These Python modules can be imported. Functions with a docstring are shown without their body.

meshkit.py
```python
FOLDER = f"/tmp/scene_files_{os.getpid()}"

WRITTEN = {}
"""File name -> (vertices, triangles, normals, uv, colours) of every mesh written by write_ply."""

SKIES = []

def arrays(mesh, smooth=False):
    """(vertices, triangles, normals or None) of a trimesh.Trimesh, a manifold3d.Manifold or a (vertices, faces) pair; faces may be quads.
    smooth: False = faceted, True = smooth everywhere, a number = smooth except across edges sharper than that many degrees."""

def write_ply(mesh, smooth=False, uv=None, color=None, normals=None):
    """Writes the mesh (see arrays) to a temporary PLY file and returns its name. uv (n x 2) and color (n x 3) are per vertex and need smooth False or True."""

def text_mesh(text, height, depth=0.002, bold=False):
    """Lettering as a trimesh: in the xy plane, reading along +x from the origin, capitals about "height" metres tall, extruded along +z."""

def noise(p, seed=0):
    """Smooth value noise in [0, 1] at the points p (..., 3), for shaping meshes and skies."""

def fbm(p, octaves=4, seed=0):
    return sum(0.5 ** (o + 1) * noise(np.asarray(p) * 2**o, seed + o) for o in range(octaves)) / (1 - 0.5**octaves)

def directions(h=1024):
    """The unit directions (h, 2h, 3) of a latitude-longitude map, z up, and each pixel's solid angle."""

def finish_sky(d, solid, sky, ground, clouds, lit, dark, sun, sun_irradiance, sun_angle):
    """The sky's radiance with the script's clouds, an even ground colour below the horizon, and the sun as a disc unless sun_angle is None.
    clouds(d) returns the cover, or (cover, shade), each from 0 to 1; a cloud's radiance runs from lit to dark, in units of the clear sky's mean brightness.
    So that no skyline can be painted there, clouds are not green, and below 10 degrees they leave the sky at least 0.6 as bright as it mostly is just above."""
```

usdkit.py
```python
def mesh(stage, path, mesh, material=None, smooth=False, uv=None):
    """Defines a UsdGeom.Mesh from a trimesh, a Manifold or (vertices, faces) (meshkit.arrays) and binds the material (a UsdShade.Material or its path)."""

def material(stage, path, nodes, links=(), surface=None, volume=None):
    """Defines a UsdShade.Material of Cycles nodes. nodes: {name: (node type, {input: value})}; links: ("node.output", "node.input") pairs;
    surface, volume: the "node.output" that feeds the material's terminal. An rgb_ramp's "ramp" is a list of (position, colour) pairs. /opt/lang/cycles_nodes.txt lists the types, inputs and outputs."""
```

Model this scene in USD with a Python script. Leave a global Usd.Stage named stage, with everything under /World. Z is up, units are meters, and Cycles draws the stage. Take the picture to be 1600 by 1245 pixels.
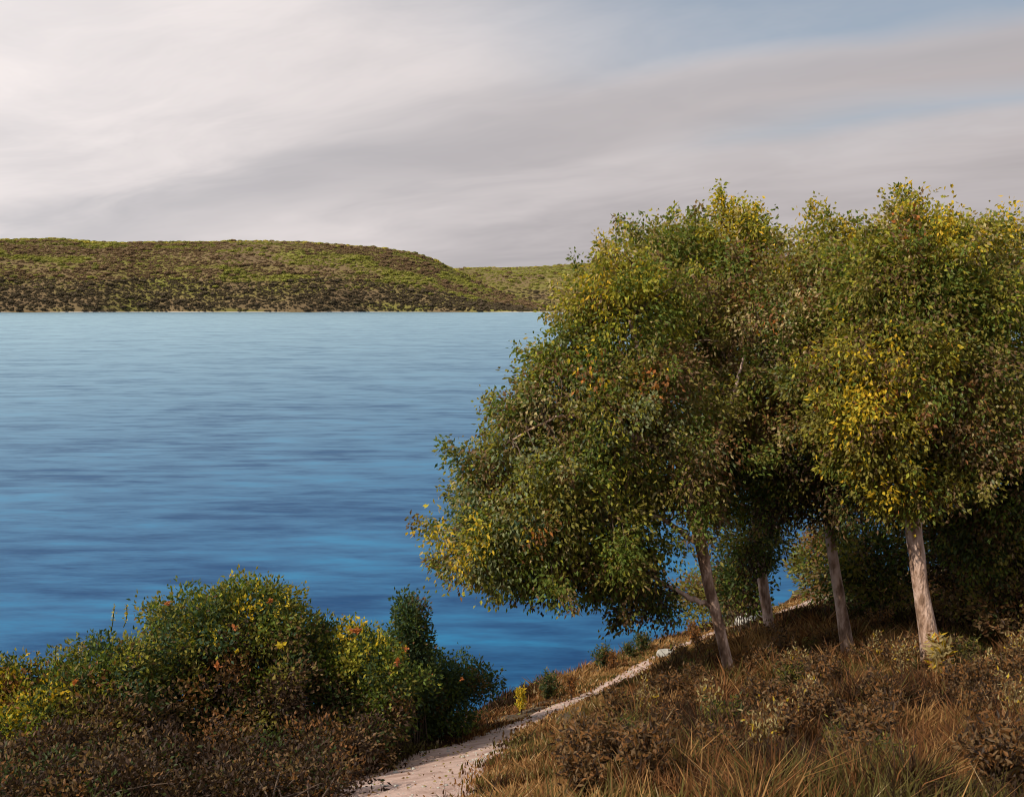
import math
import numpy as np, trimesh, usdkit, meshkit
from scipy.interpolate import RBFInterpolator
from pxr import Usd, UsdGeom, UsdLux, UsdShade, Gf, Sdf, Vt

stage = Usd.Stage.CreateInMemory()
UsdGeom.SetStageUpAxis(stage, UsdGeom.Tokens.z)
UsdGeom.SetStageMetersPerUnit(stage, 1.0)
stage.SetDefaultPrim(UsdGeom.Xform.Define(stage, '/World').GetPrim())
UsdGeom.Scope.Define(stage, '/World/Looks')

# ------------------------------------------------------------------ camera, sky, sun
EYE, FPX, PITCH = 10.0, 1716.0, math.atan((622.5 - 470) / 1716.0)
cam = UsdGeom.Camera.Define(stage, '/World/camera')
cam.CreateHorizontalApertureAttr(36.0)
cam.CreateFocalLengthAttr(36.0 * FPX / 1600)
cam.CreateClippingRangeAttr(Gf.Vec2f(0.1, 20000))
cam.AddTranslateOp().Set(Gf.Vec3d(0, 0, EYE))
cam.AddRotateXOp().Set(90 - math.degrees(PITCH))
cam.CreateExposureAttr(0.0)

SUN_EL, SUN_AZ = math.radians(40), math.radians(-128)     # azimuth = atan2(x, y): left, a little behind the viewer
SUN = np.array([math.sin(SUN_AZ) * math.cos(SUN_EL), math.cos(SUN_AZ) * math.cos(SUN_EL), math.sin(SUN_EL)])
sun = UsdLux.DistantLight.Define(stage, '/World/sun')
sun.CreateIntensityAttr(1.25); sun.CreateAngleAttr(0.6); sun.CreateNormalizeAttr(True)
sun.CreateColorAttr(Gf.Vec3f(1.0, 0.9, 0.74))
sun.AddTransformOp().Set(Gf.Matrix4d().SetRotate(Gf.Rotation(Gf.Vec3d(0, 0, 1), Gf.Vec3d(*map(float, SUN)))))

SKYK = 0.1
def c10(c, k=1.0): return tuple(x * k / SKYK for x in c)
SKX, SKY = 7.1, 4.0
sky_nodes = {
    'sky': ('sky_texture', {'sky_type': 'single_scattering', 'sun_disc': False, 'sun_elevation': SUN_EL, 'sun_rotation': SUN_AZ, 'altitude': 200.0}),
    'co': ('texture_coordinate', {}), 'sep': ('separate_xyz', {}),
    'zc': ('math', {'math_type': 'maximum', 'value2': 0.0}), 'za': ('math', {'math_type': 'add', 'value2': 0.13}),
    'px': ('math', {'math_type': 'divide'}), 'py': ('math', {'math_type': 'divide'}), 'pl': ('combine_xyz', {}),
    # a cloud layer seen in perspective, drawn out along the wind
    'rot': ('mapping', {'mapping_type': 'point', 'rotation': (0, 0, math.radians(37.8))}),
    'wn': ('noise_texture', {'scale': 0.8, 'detail': 3.0, 'roughness': 0.5}),
    'ws': ('vector_math', {'math_type': 'multiply_add', 'vector2': (0.5, 0.5, 0), 'vector3': (-0.25, -0.25, 0)}),
    'wp': ('vector_math', {'math_type': 'add'}),
    'sw': ('separate_xyz', {}),
    'str': ('vector_math', {'math_type': 'multiply', 'vector2': (0.36, 0.72, 1)}),
    'str2': ('vector_math', {'math_type': 'multiply', 'vector2': (1.0, 1.75, 1)}),
    'off': ('vector_math', {'math_type': 'add', 'vector2': (SKX, SKY, 0)}),
    'n1': ('noise_texture', {'scale': 1.0, 'detail': 4.0, 'roughness': 0.5}),
    'n2': ('noise_texture', {'scale': 1.0, 'detail': 8.0, 'roughness': 0.62, 'distortion': 0.4}),
    'm1': ('map_range', {'range_type': 'smoothstep', 'from_min': 0.36, 'from_max': 0.62, 'clamp': True}),
    'm2': ('map_range', {'range_type': 'smoothstep', 'from_min': 0.32, 'from_max': 0.68, 'clamp': True}),
    'tone': ('mix_float', {'fac': 0.36}),
    # brighter and warmer towards the sun's side of the sky
    'dot': ('vector_math', {'math_type': 'dot_product', 'vector2': tuple(SUN)}),
    'glow': ('map_range', {'from_min': -0.66, 'from_max': 0.0, 'clamp': True}),
    'dark': ('mix_color', {'a': c10((0.385, 0.345, 0.35)), 'b': c10((0.60, 0.59, 0.615))}),
    'lite': ('mix_color', {'a': c10((0.53, 0.49, 0.495)), 'b': c10((1.0, 0.92, 0.90))}),
    'bd': ('rgb_ramp', {'ramp': [(0.0, (1,) * 3), (0.43, (1,) * 3), (0.465, (.4,) * 3), (0.51, (.45,) * 3), (0.545, (.8,) * 3), (0.6, (1,) * 3), (1.0, (1,) * 3)]}), 'tb': ('math', {'math_type': 'multiply'}),
    'cloud': ('mix_color', {}),
    # gaps between the bands of cloud, blue with thin haze
    'bs': ('math', {'math_type': 'divide', 'value2': 6.0}),
    'br': ('rgb_ramp', {'ramp': [(0.0, (.35,) * 3), (0.3, (.7,) * 3), (0.345, (1,) * 3), (0.425, (.9,) * 3), (0.452, (.12,) * 3), (0.5, (0,) * 3), (0.53, (.3,) * 3), (0.55, (.62,) * 3), (0.575, (.1,) * 3), (0.63, (0,) * 3), (1.0, (0,) * 3)]}),
    'am': ('map_range', {'range_type': 'smoothstep', 'from_min': -2.05, 'from_max': -1.1, 'clamp': True}),
    'gm': ('math', {'math_type': 'multiply'}),
    'nm': ('map_range', {'from_min': 0.3, 'from_max': 0.6, 'to_min': 1.0, 'to_max': 0.8, 'clamp': True}),
    'gz': ('math', {'math_type': 'multiply'}),
    'blue': ('mix_color', {'fac': 0.5, 'b': c10((0.33, 0.40, 0.46))}),
    'all': ('mix_color', {}),
    'bg': ('background_shader', {'strength': SKYK}),
}
sky_links = [('co.generated', 'sep.vector'), ('sep.z', 'zc.value1'), ('zc.value', 'za.value1'), ('sep.x', 'px.value1'), ('za.value', 'px.value2'),
    ('sep.y', 'py.value1'), ('za.value', 'py.value2'), ('px.value', 'pl.x'), ('py.value', 'pl.y'), ('pl.vector', 'rot.vector'),
    ('rot.vector', 'wn.vector'), ('wn.color', 'ws.vector1'), ('ws.vector', 'wp.vector1'), ('rot.vector', 'wp.vector2'), ('wp.vector', 'sw.vector'), ('wp.vector', 'off.vector1'),
    ('off.vector', 'str.vector1'), ('off.vector', 'str2.vector1'), ('str.vector', 'n1.vector'), ('str2.vector', 'n2.vector'), ('n1.fac', 'm1.value'), ('n2.fac', 'm2.value'),
    ('m1.result', 'tone.a'), ('m2.result', 'tone.b'), ('co.generated', 'dot.vector1'), ('dot.value', 'glow.value'),
    ('glow.result', 'dark.fac'), ('glow.result', 'lite.fac'), ('bs.value', 'bd.fac'), ('tone.result', 'tb.value1'), ('bd.color', 'tb.value2'), ('tb.value', 'cloud.fac'), ('dark.result', 'cloud.a'), ('lite.result', 'cloud.b'),
    ('sw.y', 'bs.value1'), ('bs.value', 'br.fac'), ('sw.x', 'am.value'), ('br.color', 'gm.value1'), ('am.result', 'gm.value2'),
    ('n2.fac', 'nm.value'), ('gm.value', 'gz.value1'), ('nm.result', 'gz.value2'),
    ('sky.color', 'blue.a'), ('gz.value', 'all.fac'), ('cloud.result', 'all.a'), ('blue.result', 'all.b'), ('all.result', 'bg.color')]
sky_mat = usdkit.material(stage, '/World/Looks/sky_clouds', sky_nodes, sky_links, surface='bg.background')
dome = UsdLux.DomeLight.Define(stage, '/World/sky')
dome.CreateIntensityAttr(1.0)
UsdShade.MaterialBindingAPI.Apply(dome.GetPrim()).Bind(sky_mat)
dome.GetPrim().SetCustomDataByKey('kind', 'structure')

# ------------------------------------------------------------------ helpers
rng = np.random.default_rng(11)
C, S = math.cos(PITCH), math.sin(PITCH)
def P(px, py, depth):
    """The point at this depth in front of the viewer that stands at a place measured on the photograph."""
    dx, dy = (px - 800) / FPX, (622.5 - py) / FPX
    d = np.array([dx, C + dy * S, -S + dy * C]); d = d * (depth / d[1])
    return np.array([0, 0, EYE]) + d
def proj(p):
    p = np.asarray(p, float) - [0, 0, EYE]
    f = p[..., 1] * C - p[..., 2] * S; u = p[..., 1] * S + p[..., 2] * C
    return 800 + FPX * p[..., 0] / f, 622.5 - FPX * u / f
def shore(px, py):
    dx, dy = (px - 800) / FPX, (622.5 - py) / FPX
    d = np.array([dx, C + dy * S, -S + dy * C]); return d * (EYE / -d[2])

names = {}
def path_for(name, parent):
    base = (str(parent.GetPath()) if parent else '/World') + '/' + name
    n = names.get(base, 0); names[base] = n + 1
    return base if n == 0 else '%s_%03d' % (base, n)
def tag(p, label=None, cat=None, group=None, kind=None):
    p = p.GetPrim() if hasattr(p, 'GetPrim') else p
    for k, v in (('label', label), ('category', cat), ('group', group), ('kind', kind)):
        if v: p.SetCustomDataByKey(k, v)
    return p
def thing(name, loc, label, cat, group=None):
    x = UsdGeom.Xform.Define(stage, path_for(name, None)); x.AddTranslateOp().Set(Gf.Vec3d(*map(float, loc)))
    p = tag(x, label, cat, group); origin[str(p.GetPath())] = np.asarray(loc, float); return p
origin = {}
def obj(name, vf, mat, parent=None, smooth=False, tint=None, label=None, kind=None):
    v, f = vf
    v = np.asarray(v, float)
    if parent is not None:
        top = '/'.join(str(parent.GetPath()).split('/')[:3])
        v = v - origin.get(top, 0)
    m = usdkit.mesh(stage, path_for(name, parent), (v, f), mat, smooth=smooth)
    if tint is not None:
        UsdGeom.PrimvarsAPI(m).CreatePrimvar('tint', Sdf.ValueTypeNames.Color3fArray, 'vertex').Set(Vt.Vec3fArray.FromNumpy(np.asarray(tint, np.float32)))
    return tag(m, label, None, None, kind)
def join(parts):
    vs, fs, n = [], [], 0
    for v, f in parts:
        vs.append(v); fs.append(np.asarray(f) + n); n += len(v)
    return np.vstack(vs), np.vstack(fs)
def spline(pts, n):
    pts = np.asarray(pts, float); t = np.linspace(0, 1, len(pts)); q = np.linspace(0, 1, n)
    if len(pts) < 3: return np.stack([np.interp(q, t, pts[:, k]) for k in range(pts.shape[1])], 1)
    from scipy.interpolate import PchipInterpolator
    return PchipInterpolator(t, pts, axis=0)(q)
def tube(p, r, sides=8, rough=0.0, seed=0, cap=True):
    p = np.asarray(p, float); r = np.broadcast_to(r, (len(p),)).astype(float)
    t = np.gradient(p, axis=0); t /= np.linalg.norm(t, axis=1, keepdims=True) + 1e-12
    a = np.cross(t, np.where(np.abs(t[:, 2:]) < 0.9, [0, 0, 1.0], [1.0, 0, 0])); a /= np.linalg.norm(a, axis=1, keepdims=True) + 1e-12
    for i in range(1, len(a)):
        a[i] = a[i - 1] - t[i] * np.dot(a[i - 1], t[i]); a[i] /= np.linalg.norm(a[i]) + 1e-12
    b = np.cross(t, a); g = np.arange(sides) * 2 * np.pi / sides
    o = np.cos(g)[None, :, None] * a[:, None] + np.sin(g)[None, :, None] * b[:, None]
    v = p[:, None] + r[:, None, None] * o
    if rough: v = p[:, None] + (v - p[:, None]) * (1 + rough * (meshkit.fbm(v * 4 + seed, 3, seed) - 0.5)[..., None] * 2)
    i, j = np.meshgrid(np.arange(len(p) - 1), np.arange(sides), indexing='ij')
    q = np.stack([i * sides + j, i * sides + (j + 1) % sides, (i + 1) * sides + (j + 1) % sides, (i + 1) * sides + j], -1).reshape(-1, 4)
    f = np.vstack([q[:, [0, 1, 2]], q[:, [0, 2, 3]]]); v = v.reshape(-1, 3)
    if cap:
        e = len(v); v = np.vstack([v, p[-1:] + t[-1:] * r[-1]]); k = (len(p) - 1) * sides
        f = np.vstack([f, [[k + s, k + (s + 1) % sides, e] for s in range(sides)]])
    return v, f
def unit(v): return v / (np.linalg.norm(v, axis=-1, keepdims=True) + 1e-9)
def leaves(c, axis, length, width, col):
    """Folded leaf blades, two triangles each."""
    n = len(c); axis = unit(axis); rnd = rng.normal(size=(n, 3))
    side = unit(np.cross(axis, rnd)); nor = np.cross(side, axis)
    L, W = np.broadcast_to(length, n)[:, None], np.broadcast_to(width, n)[:, None]
    v = np.stack([c, c + axis * L * 0.42 + side * W * 0.5 + nor * W * 0.16, c + axis * L, c + axis * L * 0.42 - side * W * 0.5 + nor * W * 0.16], 1).reshape(-1, 3)
    k = np.arange(n)[:, None] * 4
    f = np.stack([k + [0, 1, 2], k + [0, 2, 3]], 1).reshape(-1, 3)
    return v, f, np.repeat(col, 4, axis=0)

# ------------------------------------------------------------------ materials
def foliage(name, rough=0.55, trans=0.35, gloss=0.25):
    return usdkit.material(stage, '/World/Looks/' + name, {
        'a': ('attribute', {'attribute': 'tint'}), 'g': ('geometry', {}),
        'h': ('map_range', {'from_min': 0, 'from_max': 1, 'to_min': 0.75, 'to_max': 1.25}),
        'c': ('vector_math', {'math_type': 'scale'}),
        'p': ('principled_bsdf', {'roughness': rough, 'specular_ior_level': gloss}),
        't': ('translucent_bsdf', {}), 'w': ('vector_math', {'math_type': 'multiply', 'vector2': (1.15, 1.15, 0.6)}),
        'm': ('mix_closure', {'fac': trans})},
        [('a.vector', 'c.vector1'), ('g.random_per_island', 'h.value'), ('h.result', 'c.scale'), ('c.vector', 'p.base_color'), ('c.vector', 'w.vector1'),
         ('w.vector', 't.color'), ('p.BSDF', 'm.closure1'), ('t.BSDF', 'm.closure2')], surface='m.closure')
LEAF = foliage('leaf', 0.55, 0.42); GRASS = foliage('grass_blade', 0.7, 0.25, 0.15); PETAL = foliage('petal', 0.6, 0.35, 0.2)
def noisy(name, stops, scale, rough=0.9, bump=0.3, bscale=None, bdist=0.05, detail=6.0, stretch=(1, 1, 1), spec=0.3):
    return usdkit.material(stage, '/World/Looks/' + name, {
        'g': ('geometry', {}), 's': ('vector_math', {'math_type': 'multiply', 'vector2': stretch}),
        'n': ('noise_texture', {'scale': scale, 'detail': detail, 'roughness': 0.6}), 'r': ('rgb_ramp', {'ramp': stops}),
        'b': ('noise_texture', {'scale': bscale or scale * 6, 'detail': 4.0}), 'bp': ('bump', {'strength': bump, 'distance': bdist}),
        'p': ('principled_bsdf', {'roughness': rough, 'specular_ior_level': spec})},
        [('g.position', 's.vector1'), ('s.vector', 'n.vector'), ('s.vector', 'b.vector'), ('n.fac', 'r.fac'), ('r.color', 'p.base_color'), ('b.fac', 'bp.height'), ('bp.normal', 'p.normal')], surface='p.BSDF')
BARK = noisy('pale_bark', [(0.32, (0.10, 0.055, 0.036)), (0.44, (0.26, 0.16, 0.11)), (0.55, (0.50, 0.345, 0.275)), (0.7, (0.62, 0.455, 0.38))], 6.0, 0.85, 0.9, 26, 0.05, stretch=(1, 1, 0.35))
TWIG = noisy('twig', [(0.3, (0.05, 0.032, 0.022)), (0.7, (0.14, 0.095, 0.066))], 6.0, 0.9, 0.2)
SOIL = noisy('soil', [(0.3, (0.035, 0.024, 0.014)), (0.5, (0.075, 0.05, 0.026)), (0.7, (0.13, 0.09, 0.05))], 1.7, 0.95, 0.6, 14, 0.05)
SAND = noisy('pink_sand', [(0.3, (0.32, 0.205, 0.165)), (0.5, (0.47, 0.33, 0.28)), (0.7, (0.56, 0.41, 0.35))], 2.2, 0.95, 0.6, 30, 0.03)
STONE = noisy('pale_stone', [(0.3, (0.22, 0.21, 0.19)), (0.6, (0.42, 0.40, 0.36))], 4.0, 0.9, 0.5, 20, 0.03)
WOOD = noisy('weathered_wood', [(0.3, (0.3, 0.22, 0.19)), (0.6, (0.5, 0.39, 0.35))], 5.0, 0.9, 0.5, 20, 0.02, stretch=(1, 1, 0.2))

WATER = usdkit.material(stage, '/World/Looks/lake_water', {
    'g': ('geometry', {}),
    's1': ('vector_math', {'math_type': 'multiply', 'vector2': (0.6, 1.7, 1)}),
    's2': ('vector_math', {'math_type': 'multiply', 'vector2': (0.055, 0.13, 1)}),
    's3': ('vector_math', {'math_type': 'multiply', 'vector2': (0.22, 0.75, 1)}), 'av': ('mix_float', {'fac': 0.5}),
    'n1': ('noise_texture', {'scale': 1.0, 'detail': 5.0, 'roughness': 0.6, 'distortion': 0.3}),
    'n2': ('noise_texture', {'scale': 1.0, 'detail': 7.0, 'roughness': 0.7}),
    'n3': ('noise_texture', {'scale': 1.0, 'detail': 5.0, 'roughness': 0.62, 'distortion': 0.25}),
    'w': ('map_range', {'from_min': 0.36, 'from_max': 0.64, 'to_min': 0.12, 'to_max': 1.0, 'clamp': True}),
    'h': ('math', {'math_type': 'multiply_add', 'value2': 2.2}),
    'bp': ('bump', {'distance': 0.055}),
    'r': ('rgb_ramp', {'ramp': [(0.37, (0.002, 0.135, 0.31)), (0.47, (0.001, 0.078, 0.215)), (0.58, (0.001, 0.040, 0.14))]}),
    'f': ('fresnel', {'IOR': 1.37}), 'pw': ('math', {'math_type': 'power', 'value2': 1.18}), 'fw': ('mix_float', {'b': 0.0}), 'wk': ('map_range', {'from_min': 0.47, 'from_max': 0.62, 'to_min': 0.0, 'to_max': 0.42, 'clamp': True}),
    'd': ('diffuse_bsdf', {}), 'gl': ('glossy_bsdf', {'roughness': 0.36, 'color': (0.68, 0.93, 1.0)}), 'p': ('mix_closure', {})},
    [('g.position', 's1.vector1'), ('g.position', 's2.vector1'), ('g.position', 's3.vector1'), ('s1.vector', 'n1.vector'), ('s2.vector', 'n2.vector'), ('s3.vector', 'n3.vector'),
     ('n2.fac', 'w.value'), ('n3.fac', 'h.value1'), ('n1.fac', 'h.value3'), ('h.value', 'bp.height'), ('w.result', 'bp.strength'), ('n2.fac', 'av.a'), ('n3.fac', 'av.b'), ('av.result', 'r.fac'), ('r.color', 'd.color'), ('bp.normal', 'gl.normal'), ('bp.normal', 'd.normal'),
     ('av.result', 'wk.value'), ('wk.result', 'fw.fac'), ('f.fac', 'pw.value1'), ('pw.value', 'fw.a'), ('fw.result', 'p.fac'), ('d.BSDF', 'p.closure1'), ('gl.BSDF', 'p.closure2')], surface='p.closure')

# ------------------------------------------------------------------ ground
ctrl = []
for px, py in [(-500, 1290), (-200, 1250), (0, 1222), (250, 1195), (420, 1178), (560, 1160), (640, 1147), (720, 1128), (780, 1100), (860, 1070), (940, 1040), (1020, 1008), (1100, 982), (1240, 922), (1400, 893), (1600, 870), (1900, 850)]:
    s = shore(px, py); ctrl.append((s[0], s[1], 0.0)); d = unit(np.array([s[0], s[1]]) - [2, 0])
    ctrl.append((s[0] + d[0] * 6, s[1] + d[1] * 6, -1.6)); ctrl.append((s[0] + d[0] * 30, s[1] + d[1] * 30, -4))
for px, py, d in [(1140, 1066, 21), (1200, 1000, 26), (1320, 1032, 23), (1450, 1056, 20.5), (1640, 1015, 22), (1240, 958, 30), (1450, 960, 30), (570, 1245, 12), (800, 1245, 10), (1100, 1245, 10), (1600, 1245, 10),
                  (0, 1245, 13), (300, 1245, 13.5), (650, 1200, 14.5), (740, 1170, 17.5), (880, 1102, 22), (1040, 1020, 27), (1100, 996, 29), (640, 1162, 20), (330, 1226, 17), (1000, 1160, 15.5), (1300, 1140, 15), (1560, 1130, 15)]:
    ctrl.append(tuple(P(px, py, d)))
ctrl += [(0, 0, 8.25), (-8, 0, 7.9), (10, 0, 8.4), (0, -15, 10.5), (-30, -15, 10), (35, -15, 11), (40, 15, 6.5), (-30, 5, 6.5)]
ctrl = np.array(ctrl)
rbf = RBFInterpolator(ctrl[:, :2], ctrl[:, 2], kernel='linear', smoothing=0.02)
def raw(x, y): return np.clip(rbf(np.stack([np.clip(x, -45, 60), np.clip(y, -20, 75)], -1).reshape(-1, 2)), -5, 12).reshape(np.shape(x))
gx = np.concatenate([np.linspace(-400, -32, 14), np.arange(-30, 30, 0.3), np.linspace(31, 400, 16)])
gy = np.concatenate([np.linspace(-200, -7, 10), np.arange(-6, 50, 0.3), np.linspace(52, 110, 10)])
X, Y = np.meshgrid(gx, gy)
path_line = np.array([P(600, 1300, 10.3), P(645, 1215, 13.6), P(700, 1180, 16.6), P(775, 1140, 19.6), P(880, 1097, 22.6), P(965, 1052, 25.2), P(1045, 1013, 27.8), P(1100, 992, 29.6), P(1180, 960, 32), P(1240, 940, 34), P(1320, 920, 36)])
pl = spline(path_line[:, :2], 160); half = np.interp(np.linspace(0, 1, 160), [0, 0.12, 0.22, 0.3, 0.45, 1], [0.82, 0.92, 0.92, 0.52, 0.36, 0.36])
from scipy.spatial import cKDTree
ptree = cKDTree(pl)
def path_gap(x, y):
    d, i = ptree.query(np.stack([x, y], -1).reshape(-1, 2)); return (d - half[i]).reshape(np.shape(x))
def smooth_noise(x, y): return 0.16 * (meshkit.fbm(np.stack([x * 0.55, y * 0.55, x * 0], -1), 4, 3) - 0.5)
def height(x, y): return raw(x, y) + smooth_noise(x, y)
Z = height(X, Y)
Zg = Z - 0.1 * np.clip(1 - path_gap(X, Y) / 0.25, 0, 1)
ny, nx = X.shape
i, j = np.meshgrid(np.arange(ny - 1), np.arange(nx - 1), indexing='ij')
q = np.stack([i * nx + j, i * nx + j + 1, (i + 1) * nx + j + 1, (i + 1) * nx + j], -1).reshape(-1, 4)
tag(obj('ground', (np.stack([X, Y, Zg], -1).reshape(-1, 3), q), SOIL, smooth=True), 'brown earth slope running down to the lake', None, None, 'structure')
# the path, its edge wandering
t = np.gradient(pl, axis=0); t = unit(t); nrm = np.stack([t[:, 1], -t[:, 0]], -1)
cols = np.linspace(-1, 1, 11); wob = (meshkit.fbm(np.stack([pl[:, 0] * 1.5, pl[:, 1] * 1.5, pl[:, 0] * 0], -1), 3, 9) - 0.5) * 0.7
xy = pl[:, None] + nrm[:, None] * (cols[None, :, None] * (half + 0.12)[:, None, None] * (1 + wob[:, None, None] * np.abs(cols)[None, :, None] * np.where(cols > 0, 1, -.8)[None, :, None]))
pz = height(xy[..., 0], xy[..., 1]) - 0.03 - 0.02 * (np.abs(cols) ** 2)[None]
n_, m_ = xy.shape[:2]; i, j = np.meshgrid(np.arange(n_ - 1), np.arange(m_ - 1), indexing='ij')
q = np.stack([i * m_ + j, i * m_ + j + 1, (i + 1) * m_ + j + 1, (i + 1) * m_ + j], -1).reshape(-1, 4)
tag(obj('path', (np.concatenate([xy, pz[..., None]], -1).reshape(-1, 3), q), SAND, smooth=True), 'pale pink sandy path along the bank', None, None, 'structure')

# ------------------------------------------------------------------ water
wy = np.concatenate([[14.0], np.linspace(20, 1500, 60)]); wx = np.linspace(-1600, 1600, 40)
X2, Y2 = np.meshgrid(wx, wy); ny, nx = X2.shape
i, j = np.meshgrid(np.arange(ny - 1), np.arange(nx - 1), indexing='ij')
q = np.stack([i * nx + j, i * nx + j + 1, (i + 1) * nx + j + 1, (i + 1) * nx + j], -1).reshape(-1, 4)
tag(obj('lake_water', (np.stack([X2, Y2, X2 * 0], -1).reshape(-1, 3), q), WATER, smooth=True), 'rippled blue lake', None, None, 'structure')

# ------------------------------------------------------------------ far hills
HILL = usdkit.material(stage, '/World/Looks/hillside', {
    'g': ('geometry', {}), 's': ('vector_math', {'math_type': 'multiply', 'vector2': (0.011, 0.011, 0.05)}),
    'n': ('noise_texture', {'scale': 1.0, 'detail': 6.0, 'roughness': 0.6}),
    'r': ('rgb_ramp', {'ramp': [(0.30, (0.12, 0.082, 0.05)), (0.46, (0.16, 0.115, 0.06)), (0.56, (0.15, 0.13, 0.04)), (0.66, (0.19, 0.19, 0.045)), (0.78, (0.32, 0.28, 0.07))]}),
    'z': ('separate_xyz', {}), 'zr': ('map_range', {'from_min': 0.8, 'from_max': 0.5, 'clamp': True}), 'zn': ('noise_texture', {'scale': 0.018, 'detail': 3.0}), 'zc': ('map_range', {'from_min': 0.42, 'from_max': 0.6, 'clamp': True}), 'zm': ('math', {'math_type': 'multiply'}), 'mx': ('mix_color', {'b': (0.36, 0.33, 0.3)}),
    'p': ('principled_bsdf', {'roughness': 0.95, 'specular_ior_level': 0.1})},
    [('g.position', 's.vector1'), ('s.vector', 'n.vector'), ('n.fac', 'r.fac'), ('g.position', 'z.vector'), ('z.z', 'zr.value'), ('g.position', 'zn.vector'), ('zn.fac', 'zc.value'), ('zc.result', 'zm.value1'), ('zr.result', 'zm.value2'), ('zm.value', 'mx.fac'), ('r.color', 'mx.a'), ('mx.result', 'p.base_color')], surface='p.BSDF')
def hill(name, label, crest_px, depth0, depth1, x0, x1, seed, foot):
    """A ridge whose skyline runs through the given heights."""
    cx = np.array([(c[0] - 800) / FPX * depth1 for c in crest_px]); ch = np.array([EYE + (470 - c[1]) / FPX * depth1 for c in crest_px])
    xs = np.linspace(x0, x1, 220); vs = np.concatenate([np.linspace(0, 1, 40), np.linspace(1.05, 2.2, 20)])
    Xh, V = np.meshgrid(xs, vs)
    H = np.interp(xs, cx, ch)[None] + 0 * V
    from scipy.ndimage import gaussian_filter1d
    H = gaussian_filter1d(H, 1.5, axis=1)
    wav = (meshkit.fbm(np.stack([Xh * 0.006, V * 2.5, V * 0], -1), 4, seed) - 0.5)
    d0 = depth0 + foot * (meshkit.fbm(np.stack([Xh * 0.008, Xh * 0, Xh * 0], -1), 3, seed + 5) - 0.5) - 0.02 * Xh * 0
    Yh = d0 + (depth1 - d0) * V
    prof = np.where(V <= 1, np.sin(np.clip(V, 0, 1) * np.pi / 2) ** 0.75, np.cos(np.clip(V - 1, 0, 1.2) * 1.1) ** 1)
    Zh = H * prof + wav * 7 * np.sin(np.clip(V, 0, 1) * np.pi) - 2.0 * (V == 0) + (meshkit.fbm(np.stack([Xh * 0.03, Yh * 0.03, V * 0], -1), 3, seed + 2) - 0.5) * 2.2 * (V > 0)
    n_, m_ = Xh.shape; i, j = np.meshgrid(np.arange(n_ - 1), np.arange(m_ - 1), indexing='ij')
    q = np.stack([i * m_ + j, i * m_ + j + 1, (i + 1) * m_ + j + 1, (i + 1) * m_ + j], -1).reshape(-1, 4)
    tag(obj(name, (np.stack([Xh, Yh, Zh], -1).reshape(-1, 3), q), HILL, smooth=True), label, None, None, 'structure')
    return Xh, Yh, Zh, V
H1 = hill('near_hill', 'long brown and green hill across the lake', [(-800, 395), (-300, 378), (0, 376), (100, 373), (180, 381), (300, 381), (400, 378), (480, 381), (590, 388), (660, 398), (705, 418), (760, 448), (830, 476), (900, 486), (1000, 492)], 960, 1110, -1500, 160, 4, 60)
H2 = hill('far_hill', 'lower green hill behind the end of the long hill', [(200, 425), (650, 424), (720, 420), (850, 417), (930, 411), (1100, 405), (1300, 408), (1700, 412), (2300, 400)], 1130, 1330, -500, 1500, 8, 50)

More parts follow.
